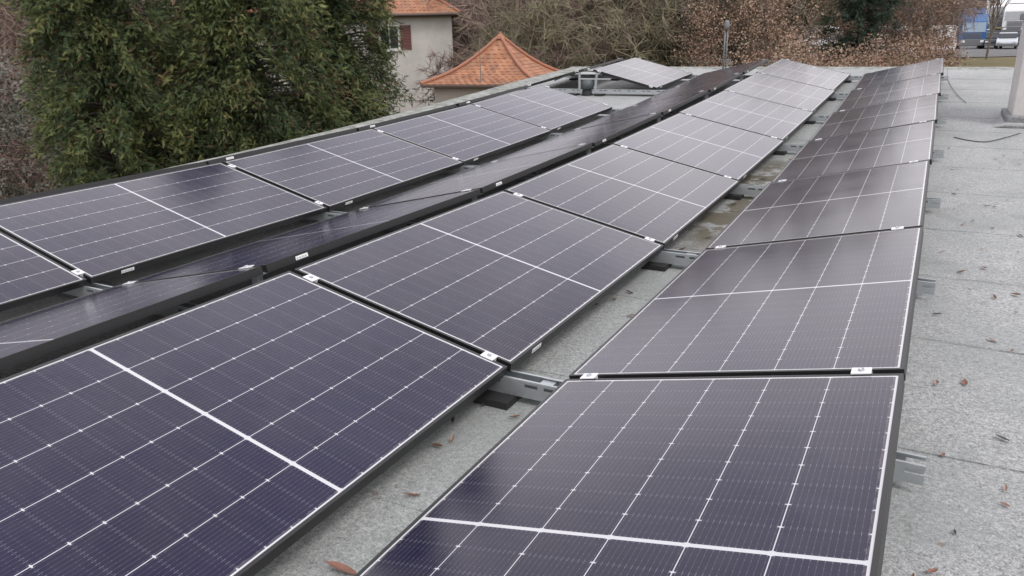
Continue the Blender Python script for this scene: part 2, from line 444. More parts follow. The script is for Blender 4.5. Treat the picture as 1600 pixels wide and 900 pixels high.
# parking lot: a sheet just above the plateau
def parking():
    t = NT('asphalt'); ob = t.obj()
    t.base(t.ramp(t.noise(1.5, 6, 0.7, ob), (0.3, (0.075, 0.075, 0.078)), (0.7, (0.16, 0.155, 0.15)))); t.set(Roughness=0.9)
    xs = np.linspace(-14, 40, 28); ys = np.linspace(71, 112, 22)
    X, Y = np.meshgrid(xs, ys); Z = zt(X, Y) + 0.05
    V = np.stack([X, Y, Z], -1).reshape(-1, 3); nx = len(xs); ny = len(ys)
    i = np.arange(ny - 1)[:, None] * nx + np.arange(nx - 1)[None]
    F = np.stack([i, i + 1, i + nx + 1, i + nx], -1).reshape(-1, 4)
    tag(np_mesh('parking_lot', V, F, t.mat), kind='structure')
parking()

# ------------------------------------------------------------------ the flat roofed building
RX0, RX1, RY0, RY1 = -5.44, 7.0, -7.0, 12.72
bld = empty('flat_roofed_building', (0, 0, -5), label='flat grey felt roof with chimney, carrying the rows of solar panels', cat='building')
def roof_mesh():
    mb = MB()
    ys = sorted(set([RY0, RY1] + [s for s in SEAMS] + [k * PITCH for k in range(0, 7)]))
    def drop(y):                                    # every strip laps 4 mm over the one before
        return 0.0
    prev = None
    nxs = 40
    xs = [RX0 + (RX1 - RX0) * i / nxs for i in range(nxs + 1)]
    for a, b in zip(ys[:-1], ys[1:]):
        for i in range(nxs):
            mb.quad([(xs[i], a, zroof(a)), (xs[i+1], a, zroof(a)), (xs[i+1], b, zroof(b)), (xs[i], b, zroof(b))])
    o = mb.build('roof', M_ROOF, bld, loc=(0, 0, 5))
    return o
roof = roof_mesh()
# felt laps: thin strips with a visible cut edge
for s in SEAMS:
    mb = MB()
    n = 60
    w = [0.010 * math.sin(i * .7 + s * 9) + rnd.uniform(-.006, .006) for i in range(n + 1)]
    for i in range(n):
        xa = RX0 + 0.15 + (RX1 - RX0 - 0.3) * i / n; xb = RX0 + 0.15 + (RX1 - RX0 - 0.3) * (i + 1) / n
        za, zb = zroof(s + w[i]) + 0.0019, zroof(s + w[i+1]) + 0.0019
        mb.quad([(xa, s + w[i], za), (xb, s + w[i+1], zb), (xb, s + 0.16, zroof(s + 0.16) + 0.001), (xa, s + 0.16, zroof(s + 0.16) + 0.001)])
        mb.quad([(xa, s + w[i], za - 0.006), (xb, s + w[i+1], zb - 0.006), (xb, s + w[i+1], zb), (xa, s + w[i], za)])
    mb.build('felt_lap', M_ROOF, roof)
# edge upstands
mb = MB()
for a, b in zip([RY0] + [k * PITCH for k in range(0, 7)], [k * PITCH for k in range(0, 7)] + [RY1]):
    pr = [(-.17, -.04), (-.16, .010), (-.02, .022), (.10, .018), (.22, .003), (.22, -.03)]
    for (x0, z0), (x1, z1) in zip(pr[:-1], pr[1:]):
        mb.quad([(RX0 + x0, a, zroof(a) + z0), (RX0 + x1, a, zroof(a) + z1), (RX0 + x1, b, zroof(b) + z1), (RX0 + x0, b, zroof(b) + z0)][::-1])
o = mb.build('roof_edge', M_EDGE, bld, loc=(0, 0, 5))
mb = MB()
zz = zroof(RY1)
pr = [(-.24, .003), (-.06, .018), (.08, .020), (.11, .005), (.11, -.1)]
for (y0, z0), (y1, z1) in zip(pr[:-1], pr[1:]):
    mb.quad([(RX0 - .16, RY1 + y0, zz + z0 - (.0 if y0 > -.2 else .02)), (RX1, RY1 + y0, zz + z0 - (.0 if y0 > -.2 else .02)), (RX1, RY1 + y1, zz + z1), (RX0 - .16, RY1 + y1, zz + z1)])
mb.build('roof_edge', M_EDGE, bld, loc=(0, 0, 5))
mb = MB(); mb.box(RX0, RX1, RY0, RY1, -5.2, -0.35); mb.build('wall', M_WALL, bld, loc=(0, 0, 5))
mb = MB(); mb.prism([(RY0, -.4), (RY1, -.4), (RY1, zroof(RY1) - .02), (k6 := 6 * PITCH, zroof(6 * PITCH) - .02), (4 * PITCH, zroof(4 * PITCH) - .02), (2 * PITCH, zroof(2 * PITCH) - .02), (PITCH, zroof(PITCH) - .02), (RY0, zroof(RY0) - .02)], -RX1, -RX0,
                    M=Matrix(((0, -1, 0, 0), (1, 0, 0, 0), (0, 0, 1, 0), (0, 0, 0, 1))))
mb.build('fascia', simple('zinc_fascia', (0.22, 0.23, 0.24), 0.5, 0.4), bld, loc=(0, 0, 5))

# chimney: rendered shaft, concrete base, cover slab
cx0, cx1, cy0, cy1 = 1.80, 2.62, 7.30, 8.10
mb = MB(); mb.box(cx0, cx1, cy0, cy1, zroof(7.3) + .10, 1.13)
ch = mb.build('chimney', M_RENDER, roof, bevel=0.012); ch['label'] = 'pale rendered chimney shaft on a rough concrete base'
mb = MB(); mb.box(cx0 - .05, cx1 + .05, cy0 - .05, cy1 + .05, zroof(7.3) - .05, zroof(7.3) + .11)
mb.build('chimney_base', M_CONC, roof, bevel=0.02)
mb = MB(); mb.prism([(cx0 - .17, zroof(7.2) - .0), (cx0 - .045, zroof(7.2) + .05), (cx1, zroof(7.2) + .05), (cx1, zroof(7.2) - .02)], cy0 - .11, cy1 + .2)
mb.build('felt_skirt', M_ROOF, roof, bevel=0.03)
mb = MB(); mb.box(cx0 - .03, cx1 + .05, cy0 - .03, cy1 + .05, 1.132, 1.20)
mb.build('chimney_cap', M_CONC, roof, bevel=0.01)
# twin vent pipe at the far edge
vp = empty('vent_pipe', (-2.41, 12.42, zroof(12.42)), label='slim grey twin pipe standing at the far roof edge in front of brown trees', cat='pipe')
mb = MB(); mb.tube([(-.022, 0, -.02), (-.022, 0, .76)], .015, 10); mb.build('pipe', M_ZINC, vp, smooth=True)
mb = MB(); mb.tube([(.024, 0, -.02), (.020, 0, .74)], .012, 10); mb.build('pipe', M_ZINC, vp, smooth=True)
mb = MB(); mb.lathe([(.0, .86), (.03, .85), (.045, .82), (.05, .76), (.05, .70), (0, .70)], 14); mb.build('cap', M_ZINC, vp, smooth=True)
mb = MB(); mb.tube([(-.06, 0, .17), (.09, 0, .17)], .012, 6); mb.tube([(.03, 0, .09), (.10, 0, .18), (.12, 0, .10), (.10, .0, .02)], .012, 6); mb.build('bracket', M_ZINC, vp)

# ------------------------------------------------------------------ solar panels
def frame_mesh():
    mb = MB(); f, h = 0.011, 0.035; W_, L_ = PW, PLEN
    lip = 0.024
    mb.box(0, f, 0, L_, -h, 0); mb.box(W_ - f, W_, 0, L_, -h, 0)
    mb.box(f, W_ - f, 0, f, -h, 0); mb.box(f, W_ - f, L_ - f, L_, -h, 0)
    mb.box(f, f + lip, f, L_ - f, -h, -h + .002); mb.box(W_ - f - lip, W_ - f, f, L_ - f, -h, -h + .002)
    me = bpy.data.meshes.new('frame'); me.from_pydata(mb.v, [], mb.f); me.materials.append(M_FRAME); me.update()
    return me
def glass_mesh():
    f = 0.0112
    me = bpy.data.meshes.new('glass')
    x0, x1, y0, y1, z0, z1 = f, PW - f, f, PLEN - f, -.0065, -.0016
    n = 1
    v = [(x0,y0,z0),(x1,y0,z0),(x1,y1,z0),(x0,y1,z0),(x0,y0,z1),(x1,y0,z1),(x1,y1,z1),(x0,y1,z1)]
    F = [(4,5,6,7),(0,3,2,1),(0,1,5,4),(1,2,6,5),(2,3,7,6),(3,0,4,7)]
    me.from_pydata(v, [], F); me.materials.append(M_CELL); me.materials.append(M_BACK)
    me.polygons.foreach_set('material_index', [0, 1, 1, 1, 1, 1])
    uv = me.uv_layers.new(name='UVMap')
    for lp in me.loops: uv.data[lp.index].uv = v[lp.vertex_index][:2]
    me.update(); return me
ME_FR, ME_GL = frame_mesh(), glass_mesh()
mb = MB(); mb.box(PW, PW + .0012, .17, .245, -.027, -.010, 0)
for i in range(11):
    y = .176 + i * .0058; mb.box(PW + .0012, PW + .0016, y, y + (.0012 if i % 3 else .0026), -.024, -.016, 1)
STK = mb.build('sticker', [M_STICK, M_INK]); ME_STK = STK.data; bpy.data.objects.remove(STK)

ROWS = {  # name: left edge X, rises to the right?, row label, extra height at high edge
    4: (X4, True, 'right-hand row'), 3: (X3, False, 'second row from the right'), 2: (X2, True, 'narrow glancing middle row'),
    1: (X1, False, 'second row from the left'), 0: (X0, True, 'leftmost row, seen edge-on'),
}
ORD = ['nearest', 'second nearest', 'third nearest', 'fourth nearest', 'fifth nearest', 'sixth nearest', 'farthest']
def add_panel(row, k, label):
    x, up, _ = ROWS[row]
    bump = 0.030 if row in (0, 1) else 0.0
    tilt = TILT + bump / PW
    z0, z1 = ZK[k + 1], ZK[k + 2]
    rx = math.atan((z1 - z0) / PITCH)
    zl = z0 if up else z0 + SN + bump
    jz = rnd.uniform(-.0015, .0015)
    p = empty('solar_panel', (x + rnd.uniform(-.002, .002), k * PITCH + 0.0125 + rnd.uniform(-.001, .001), zl + jz), (rx, -tilt if up else tilt, rnd.uniform(-.0006, .0006)),
              label=label, cat='solar panel', group='solar panels in rows on the flat roof')
    for nm, me in (('frame', ME_FR), ('glass', ME_GL)) + ((('sticker', ME_STK),) if row != 4 else ()):
        o = bpy.data.objects.new(nm, me); C.objects.link(o); o.parent = p
    return p
for row in (4, 3, 2):
    for k in range(-1, 6):
        where = {4: 'right-hand row, tilted up to the right', 3: 'second row from the right, left of the roof gap', 2: 'narrow dark row seen at a glancing angle mid-picture'}[row]
        add_panel(row, k, '%s solar panel in the %s' % (ORD[k + 1], where))
O5 = ['nearest, cut off by the left picture edge', 'second nearest', 'third nearest', 'fourth nearest', 'last before the opening']
for k in range(-1, 4):
    add_panel(1, k, ('solar panel of the large left row, ' + O5[k + 1]))
for k in range(0, 4):
    add_panel(0, k, '%s of the far-left edge-on solar panels showing only a dark frame' % ['nearest', 'second', 'third', 'last'][k])
add_panel(1, 5, 'isolated solar panel past the opening, tilted down to the right of the ridge')
add_panel(0, 5, 'isolated solar panel past the opening, tilted down to the left of the ridge')

# ------------------------------------------------------------------ mounting rails
def rail(k, label):
    y = k * PITCH; z = zprof(y); r = empty('mounting_rail', (0, y, zroof(y)), label=label, cat='mounting rail', group='galvanised rails under the panel joints')
    h0 = 0.028; h1 = 0.090; w = 0.031                  # relative to the roof
    xa, xb = X0 - 0.10, 1.215
    if k == 6: xb = 1.20
    mb = MB()
    # U channel: web low, two flanges with rolled tops
    for s in (-1, 1):
        mb.box(xa, xb - .05, s * w - .0015, s * w + .0015, h0, h1)
        mb.box(xb - .05, xb, s * w - .0015, s * w + .0015, h1 - .012, h1); mb.box(xb - .05, xb, s * w - .0015, s * w + .0015, h0 + .006, h0 + .036)
        mb.box(xa, xb, min(s * w, s * (w - .010)), max(s * w, s * (w - .010)), h1 + .0002, h1 + .0028)
    mb.box(xa, xb - .05, -w + .0016, w - .0016, h0, h0 + .003)
    # punched slots as thin dark strips, shade of the holes in their colour
    x = xa + .04; i = 0
    while x < xb - .06:
        if i % 3 != 2:
            mb.box(x, x + .050, -w - .0022, -w - .0016, h1 - .020, h1 - .009, 1)
        x += .075; i += 1
    mb.build('rail_channel', [M_GALV, M_SLOT], r)
    xp = X3 - RID / 2
    # cross webs inside the channel
    for xx in (X4 - .10, X3 - .10, X2 - .08): MB().box(xx, xx + .05, -w + .0018, w - .0018, h1 - .028, h1 - .004).build('cross_piece', M_GALV, r)
    feet = [X4 - .235, 1.0, X3 + .12, X3 - RID - .18, X2 - .12, X1 + .15, X1 - RID - .12, X0 + .1]
    for xf in feet:
        MB().box(xf - .075, xf + .045, -.11, .03, .002, h0 - .0005).box(xf - .06, xf + .03, -.10, .02, h0 - .0005, h0 + .0) .build('foot', M_RUB, r) if False else \
            MB().box(xf - .09, xf + .05, -.10, .028, .002, h0 - .0005).build('foot', M_RUB, r)
    # ridge posts and high-edge posts
    up = -ROOF_DZ
    def post(xc, top, lean=0):
        mb = MB()
        mb.prism([(xc - .018, h0), (xc + .018, h0), (xc + .018 + lean, top), (xc - .018 + lean, top)], -.030, -.026)
        mb.prism([(xc - .018, h0), (xc - .015, h0), (xc - .015 + lean, top), (xc - .018 + lean, top)], -.0259, .028)
        mb.box(xc - .03 + lean, xc + .03 + lean, -.030, .03, top + .0003, top + .0035)
        mb.build('post', M_GALV, r)
    def clamp(row, s, end=False):                      # s = distance from the left edge along the slope
        x, upw, _ = ROWS[row]; bump = 0.030 if row in (0, 1) else 0.0
        tl = TILT + bump / PW
        zz = (s * math.sin(tl)) if upw else (SN + bump - s * math.sin(tl))
        M = Matrix.Translation((x + s * math.cos(tl), 0, zz + up)) @ Matrix.Rotation(-tl if upw else tl, 4, 'Y')
        mb = MB(); a, b = (-.021, .021)
        mb.box(-.026, .026, a, b, .0008, .0042, 0, M)
        mb.box(-.026, .026, -.0095, .0095, -.020, .0006, 0, M)
        mb.lathe([(0, .0052), (.0035, .0056), (.0065, .0095), (.0085, .0090), (.0090, .0043)], 8, 1)
        n = len(mb.v) - 40
        for i in range(n, len(mb.v)): mb.v[i] = tuple(M @ Vector(mb.v[i]))
        mb.build('clamp', [M_ALU, M_GALV], r)
    rows = [4, 3, 2] + ([1] if k <= 4 or k >= 5 else []) + ([0] if k != -1 else [])
    for row in rows:
        for s in (.085, PW - .105): clamp(row, s if row in (4, 2, 0) else PW - s)
    top = up + SN - .040
    post(X4 + CT - .03, top)
    post(X3 + .03, top); post(X3 - RID - .03, top)
    post(X1 + .045, top + .03, .035); post(X1 - RID - .045, top + .03, -.005)
    return r
RL = ['first rail from the front, under the joint behind the nearest panels', 'second rail from the front, crossing the roof gap', 'third rail from the front, crossing the roof gap',
      'fourth rail from the front, crossing the roof gap', 'fifth rail from the front, at the opening in the left rows', 'sixth rail from the front, carrying the open end of the isolated panels', 'last rail at the far ends of the rows']
for k in range(0, 7): rail(k, 'galvanised ' + RL[k])

# rounded dark vent in the opening between the ridge posts
xr = X1 - RID / 2
yv = 5 * PITCH - .02
rv = empty('roof_vent', (xr, yv, zroof(yv)), label='dark round-topped vent between the ridge posts of the isolated panels', cat='roof vent')
mb = MB(); mb.lathe([(.085, .0), (.08, .06), (.07, .08), (.07, .13)], 20); mb.build('pipe', M_RUB, rv, smooth=True)
mb = MB(); mb.lathe([(.07, .10), (.093, .095), (.095, .17), (.088, .205), (.06, .228), (.0, .235)], 24); mb.build('hood', simple('dark_grey_plastic', (0.075, 0.085, 0.09), 0.5), rv, smooth=True)
# string cables hanging under the isolated panels
def cable(name, pts, r, label, cat, mat=M_CABLE, seg=6):
    ps = [Vector(p) for p in pts]; outp = []
    for i in range(len(ps) - 1):
        p0, p1, p2, p3 = ps[max(i-1, 0)], ps[i], ps[i+1], ps[min(i+2, len(ps)-1)]
        for j in range(6):
            t = j / 6
            outp.append(.5 * ((2*p1) + (-p0+p2)*t + (2*p0-5*p1+4*p2-p3)*t*t + (-p0+3*p1-3*p2+p3)*t**3))
    outp.append(ps[-1])
    o = MB().tube(outp, r, seg).build(name, mat, smooth=True)
    return tag(o, label, cat)
y5 = 5 * PITCH
cable('cable', [(xr - .55, y5 - .03, y5 * 0 + .40), (xr - .25, y5 - .08, .50), (xr - .02, y5 - .07, .545), (xr + .2, y5 - .06, .52), (xr + .25, y5 - .05, .44)], .008, 'black solar cable looped over the ridge of the isolated panels', 'cable')
def rz(x, y, d=.012): return (x, y, zroof(y) + d)
cable('cable', [rz(1.18, 12.4, .06), rz(1.19, 11.3), rz(1.25, 10.2), rz(1.34, 9.3), rz(1.42, 8.8)], .003, 'thin black cable running from the far roof edge towards the chimney', 'cable')
cable('cable', [rz(1.30, 6.52, .006), rz(1.42, 6.38, .006), rz(1.56, 6.33, .008), rz(1.72, 6.56, .012), rz(1.86, 6.80, .02)], .0045, 'short black wire end lying on the roof in front of the chimney base', 'cable')
cable('cable', [(-3.15, 12.5, zroof(12.5) + .06), (-2.9, 12.55, zroof(12.5) + .11), (-2.6, 12.5, zroof(12.5) + .20), (-2.43, 12.43, zroof(12.5) + .24)], .005, 'thin wire sloping up to the twin pipe at the far roof edge', 'cable')

# ------------------------------------------------------------------ dead leaves on the roof
def leaf_mesh(seed):
    r_ = random.Random(seed); n = 7; L_ = 1.0; mb = MB()
    mid = []; 
    curl = r_.uniform(.15, .45); bend = r_.uniform(-.3, .3)
    for i in range(n + 1):
        t = i / n; w = .22 * math.sin(math.pi * min(1, t * 1.02)) ** .8 * (1 + .15 * r_.uniform(-1, 1))
        x = t - .5; y = bend * (t - .5) ** 2; z = curl * (t - .5) ** 2
        mid.append([(x, y - w, z + curl * w * 1.4), (x, y, z), (x, y + w, z + curl * w * 1.1)])
    for a, b in zip(mid[:-1], mid[1:]):
        mb.quad([a[0], b[0], b[1], a[1]]); mb.quad([a[1], b[1], b[2], a[2]])
    mb.tube([(-.5, 0, curl * .25), (-.68, .03, curl * .2)], .012, 4)
    o = mb.build('dead_leaf', None if False else [LEAFM[seed % len(LEAFM)]]); me = o.data; bpy.data.objects.remove(o); return me
LEAFM = [simple('leaf_brown', (0.13, 0.070, 0.045), 0.7, var=.4, scale=3), simple('leaf_russet', (0.20, 0.095, 0.065), 0.7, var=.4, scale=3), simple('leaf_tan', (0.30, 0.20, 0.15), 0.7, var=.3, scale=3), simple('leaf_dark', (0.045, 0.035, 0.03), 0.75, var=.3, scale=3)]
LM = [leaf_mesh(i) for i in range(8)]
def leaf(x, y, size, me, label, group, big=False):
    o = bpy.data.objects.new('dead_leaf', me); C.objects.link(o)
    o.location = (x, y, zroof(y) + .006 + size * .04); o.scale = (size, size * rnd.uniform(.5, 1.0), size)
    o.rotation_euler = (rnd.uniform(-.25, .25), rnd.uniform(-.25, .25), rnd.uniform(0, 6.28))
    return tag(o, label, 'leaf', group)
lf = leaf(-.03, -1.02, .10, LM[1], 'largest reddish leaf in the roof gap, at the bottom edge of the picture', None)
for x, y, s, m_ in [(-.06, -.68, .05, 1), (-.15, -.42, .05, 0), (-.13, -.36, .04, 2), (-.13, -.02, .06, 1), (-.16, -.1, .045, 3), (-.02, -.14, .05, 1), (-.2, -.25, .05, 3), (-.24, -.36, .05, 3), (-.04, .02, .04, 3),
                    (-.15, 1.13, .05, 0), (-.2, 1.02, .05, 3), (-.12, 1.26, .05, 3), (.0, .95, .05, 0), (.03, .55, .05, 0), (-.1, 2.1, .06, 0), (-.02, 2.4, .06, 3), (.05, 2.9, .06, 0), (-.08, 3.3, .07, 3), (.0, 3.75, .07, 0), (-.05, 4.2, .07, 3), (.02, 5.0, .07, 0)]:
    leaf(x, y, s, LM[m_ + 4 * rnd.randint(0, 1)], 'small dead leaf lying in the roof gap between the two right-hand rows', 'dead leaves in the roof gap')
for i in range(84):
    y = rnd.uniform(-.5, 5.2) if i > 6 else rnd.uniform(5, 7)
    x = rnd.uniform(1.2, 1.35 + .09 * (y + 2.5) + .3)
    leaf(x, y, rnd.choice([.022, .03, .035, .045, .05]), rnd.choice(LM), 'small dead leaf lying on the open grey roof right of the panels', 'dead leaves on the open roof')

# ------------------------------------------------------------------ houses
def tiled_face(mb_list, a, b, top_a, top_b, nrow, flare=0.0, step=.010):
    """Rows of overlapping tiles between eave a-b and top edge top_a-top_b; UV in metres."""
    V, F, UV = mb_list
    a, b, ta, tb = map(Vector, (a, b, top_a, top_b))
    nrm = (b - a).cross(ta - a).normalized()
    if nrm.z < 0: nrm = -nrm
    slope = ((ta + tb) / 2 - (a + b) / 2).length
    d = (b - a).normalized()
    for i in range(nrow):
        t0, t1 = i / nrow, (i + 1) / nrow
        def lerp(p, q, t): 
            r = p.lerp(q, t); r.z -= flare * math.sin(math.pi * t) ; return r
        p0, p1 = lerp(a, ta, t0), lerp(b, tb, t0); q0, q1 = lerp(a, ta, t1), lerp(b, tb, t1)
        p0 = p0 + nrm * step; p1 = p1 + nrm * step
        Lw = (p1 - p0).length; nc = max(1, int(Lw / .21)) * 4
        base = len(V)
        for j in range(nc + 1):
            s = j / nc
            wv = .007 * math.cos(2 * math.pi * j / 4)
            P = p0.lerp(p1, s) + nrm * wv; Q = q0.lerp(q1, s) + nrm * wv
            V += [tuple(P - nrm * (step + .004)), tuple(P), tuple(Q)]
            u = (P - a).dot(d)
            UV += [(u, t0 * slope + .01), (u, t0 * slope + .01), (u, t1 * slope - .01)]
        for j in range(nc):
            k_ = base + j * 3
            F += [(k_, k_ + 3, k_ + 4, k_ + 1), (k_ + 1, k_ + 4, k_ + 5, k_ + 2)]
def finish_tiles(lst, name, parent, mat):
    V, F, UV = lst
    me = bpy.data.meshes.new(name); me.from_pydata(V, [], F); me.materials.append(mat)
    uv = me.uv_layers.new(name='UVMap')
    for lp in me.loops: uv.data[lp.index].uv = UV[lp.vertex_index]
    me.update(); o = bpy.data.objects.new(name, me); C.objects.link(o); o.parent = parent; return o

# small square building with the hipped, bell-cast roof
hx, hy = -10.75, 18.9
yaw = math.atan2(hy + 2.174, hx - 1.107)                 # direction from camera
h = empty('small_house', (hx, hy, -5), label='small square house with pointed orange tiled hip roof beyond the roof edge', cat='house')
zE, zP = -.28 + 5, 1.02 + 5
rr = 2.60
def cdir(a): return Vector((math.cos(yaw + a), math.sin(yaw + a), 0))
aF = math.pi + R(24)
corners = [cdir(aF + i * math.pi / 2) * rr for i in range(4)]
pk = Vector((0, 0, zP))
lst = ([], [], [])
for i in range(4):
    a_, b_ = corners[i] + Vector((0, 0, zE)), corners[(i + 1) % 4] + Vector((0, 0, zE))
    tiled_face(lst, a_, b_, pk, pk, 15, flare=.22)
rf = finish_tiles(lst, 'roof', h, M_TILE)
for i in range(4):
    a_ = corners[i] + Vector((0, 0, zE)); pts = []
    for j in range(12):
        t = j / 11; p_ = a_.lerp(pk, t); p_.z -= .20 * math.sin(math.pi * t) - .035; pts.append(p_)
    MB().tube(pts, [.055 - .012 * (j % 2) for j in range(12)], 7).build('hip_tiles', M_RIDGE, rf)
mb = MB(); mb.lathe([(.0, zP + .13), (.03, zP + .11), (.035, zP + .07), (.10, zP + .01), (.14, zP - .08)], 10); mb.build('finial', M_RIDGE, rf)
mb = MB(); ins = [c_ * .84 for c_ in corners]
mb.v = [(c_.x, c_.y, 0) for c_ in ins] + [(c_.x, c_.y, zE - .04) for c_ in ins]
mb.f = [(i, (i + 1) % 4, 4 + (i + 1) % 4, 4 + i) for i in range(4)] + [(4, 5, 6, 7)]; mb.mi = [0] * 5
mb.build('wall', simple('beige_render', (0.42, 0.38, 0.33), .9), h)
mb = MB()
for i in range(4):
    a_, b_ = corners[i], corners[(i + 1) % 4]
    mb.tube([(a_.x * .985, a_.y * .985, zE - .045), (b_.x * .985, b_.y * .985, zE - .045)], .045, 6)
mb.build('gutter', M_WOOD, h)
cD = corners[0].lerp(corners[3], .66) if (corners[3] - Vector((1, -2, 0))).length else corners[0]
# lightning rod fixed to the eave facing the camera
face = corners[0].lerp(corners[1], .5) if corners[1].x < corners[3].x else corners[0].lerp(corners[3], .5)
MB().tube([(face.x * .9, face.y * .9, zE - .3), (face.x * .9, face.y * .9, zE + 1.3)], .012, 5).build('lightning_rod', M_ZINC, h)

# tall rendered house on the left with a hipped roof
def tall_house():
    c = Vector((-20.55, 31.45, 0))                      # its right-hand corner as seen from the roof
    view = Vector((c.x - 1.1, c.y + 2.2, 0)).normalized(); side = Vector((view.y, -view.x, 0))   # points right
    ang = math.atan2(-side.y, -side.x)
    hs = empty('rendered_house', (c.x, c.y, -5), (0, 0, ang + R(4)), label='tall grey rendered house with red shutter and orange roof behind the cypresses', cat='house')
    # local +x runs left along the facade, local +y runs ... towards the camera or away
    facing = 1 if (Matrix.Rotation(ang, 3, 'Z') @ Vector((0, 1, 0))).dot(view) > 0 else -1
    Wd, Dp, Hh = 9.5, 8.0, 7.05
    y0, y1 = (0, Dp) if facing > 0 else (-Dp, 0)
    mb = MB(); mb.box(0, Wd, y0, y1, 0, Hh); wl = mb.build('wall', M_HOUSE, hs)
    ff = 0.0                                             # facade plane y
    sgn = -1 if facing > 0 else 1
    e = .42; zE_ = Hh + .02; yf, yb = ff + sgn * e, ff - sgn * (Dp + e)
    lst = ([], [], []); ym = (yf + yb) / 2; zr_ = zE_ + 2.9
    A, B, Cc, D = (-e, yf, zE_), (Wd + e, yf, zE_), (Wd + e, yb, zE_), (-e, yb, zE_)
    r1, r2 = (3.6, ym, zr_), (Wd - 3.6, ym, zr_)
    tiled_face(lst, A, B, r1, r2, 17, .12); tiled_face(lst, B, Cc, r2, r2, 17, .12)
    tiled_face(lst, Cc, D, r2, r1, 17, .12); tiled_face(lst, D, A, r1, r1, 17, .12)
    ro = finish_tiles(lst, 'roof', hs, M_TILE)
    mb = MB()
    for p_, q_ in ((A, r1), (B, r2), (Cc, r2), (D, r1), (r1, r2)):
        mb.tube([Vector(p_) + Vector((0, 0, .04)), Vector(p_).lerp(Vector(q_), .5) + Vector((0, 0, -.08)), Vector(q_) + Vector((0, 0, .04))], .07, 6)
    mb.build('hip_tiles', M_RIDGE, ro)
    MB().box(-e + .03, Wd + e - .03, min(yf, yb) + .03, max(yf, yb) - .03, zE_ - .13, zE_ - .02).build('eaves', M_WOOD, hs)
    # gutter
    MB().tube([(-e, yf + sgn * .05, zE_ - .04), (Wd + e, yf + sgn * .05, zE_ - .04)], .07, 6).build('gutter', M_WOOD, hs)
    def window(x, z, w, hh, shut):
        wf = MB()
        yo = ff + sgn * .012
        a_, b_ = sorted((ff - sgn * .06, yo))
        for X_0, X_1, Z_0, Z_1 in ((x, x + w, z, z + .06), (x, x + w, z + hh - .06, z + hh), (x, x + .06, z + .06, z + hh - .06), (x + w - .06, x + w, z + .06, z + hh - .06), (x + w/2 - .03, x + w/2 + .03, z + .06, z + hh - .06)):
            wf.box(X_0, X_1, a_, b_, Z_0, Z_1)
        wn = wf.build('window', M_WFRAME, hs)
        a_, b_ = sorted((ff - sgn * .04, ff + sgn * .004))
        MB().box(x + .06, x + w - .06, a_, b_, z + .06, z + hh - .06).build('pane', M_GLASS, wn)
        for sx in shut:
            mb = MB(); xs = x - .06 - w / 2 - .05 if sx < 0 else x + w + .06
            a_, b_ = sorted((ff + sgn * .015, ff + sgn * .05))
            for X_0, X_1, Z_0, Z_1 in ((xs, xs + .07, z, z + hh), (xs + .5*w - .02, xs + .5*w + .05, z, z + hh)): mb.box(X_0, X_1, a_, b_, Z_0, Z_1)
            nsl = 16
            for j in range(nsl):
                mb.box(xs + .07, xs + .5*w - .02, min(ff + sgn * .02, ff + sgn * .04), max(ff + sgn * .02, ff + sgn * .04), z + j * hh / nsl, z + (j + .8) * hh / nsl)
            mb.build('shutter', M_SHUT, hs)
        a_, b_ = sorted((ff + sgn * .001, ff + sgn * .10)); MB().box(x - .08, x + w + .08, a_, b_, z - .07, z - .012).build('sill', M_WFRAME, hs)
    window(2.62, 5.42, 0.95, 1.15, (-1, 1))
    window(5.9, 5.42, .95, 1.15, (-1, 1)); window(5.6, 2.2, 1.0, 1.35, (-1, 1))
    return hs
tall_house()

# ------------------------------------------------------------------ vegetation generators
def rng(s): return np.random.default_rng(s)
def rotm(fwd, rs):
    """N rotation matrices with local x along fwd and random roll"""
    fwd = fwd / np.linalg.norm(fwd, axis=1, keepdims=True)
    a = rs.normal(size=fwd.shape); a -= (a * fwd).sum(1, keepdims=True) * fwd; a /= np.linalg.norm(a, axis=1, keepdims=True)
    b = np.cross(fwd, a)
    return np.stack([fwd, a, b], -1)
def scatter(tv, tf, pos, Rm, sc):
    N = len(pos); V = np.einsum('nij,vj->nvi', Rm, tv) * sc[:, None, None] + pos[:, None]
    F = tf[None] + (np.arange(N) * len(tv))[:, None, None]
    return V.reshape(-1, 3), F.reshape(-1, 4)
def spray_template(rs, n=9, wide=.10):
    V, F = [], []
    for i in range(n):
        t = (i + .5) / n; side = -1 if i % 2 else 1
        if i == n - 1: d = np.array([1, 0, 0.]); base = np.array([.55, 0, 0]); L_ = .5
        else:
            base = np.array([t * .72, 0, 0]); an = side * rs.uniform(.4, .8)
            d = np.array([math.cos(an), math.sin(an), rs.uniform(-.25, .1)]); L_ = .30 * (1 - .45 * t) * rs.uniform(.8, 1.2)
        p = np.array([-d[1], d[0], 0]) * wide * .5
        q = base + d * L_; mid = base + d * L_ * .55 + np.array([0, 0, .02])
        b = len(V); V += [base - p * .4, base + p * .4, mid + p, mid - p, q + p * .25 + np.array([0, 0, -.05]), q - p * .25 + np.array([0, 0, -.05])]
        F += [(b, b + 1, b + 2, b + 3), (b + 3, b + 2, b + 4, b + 5)]
    return np.array(V), np.array(F)
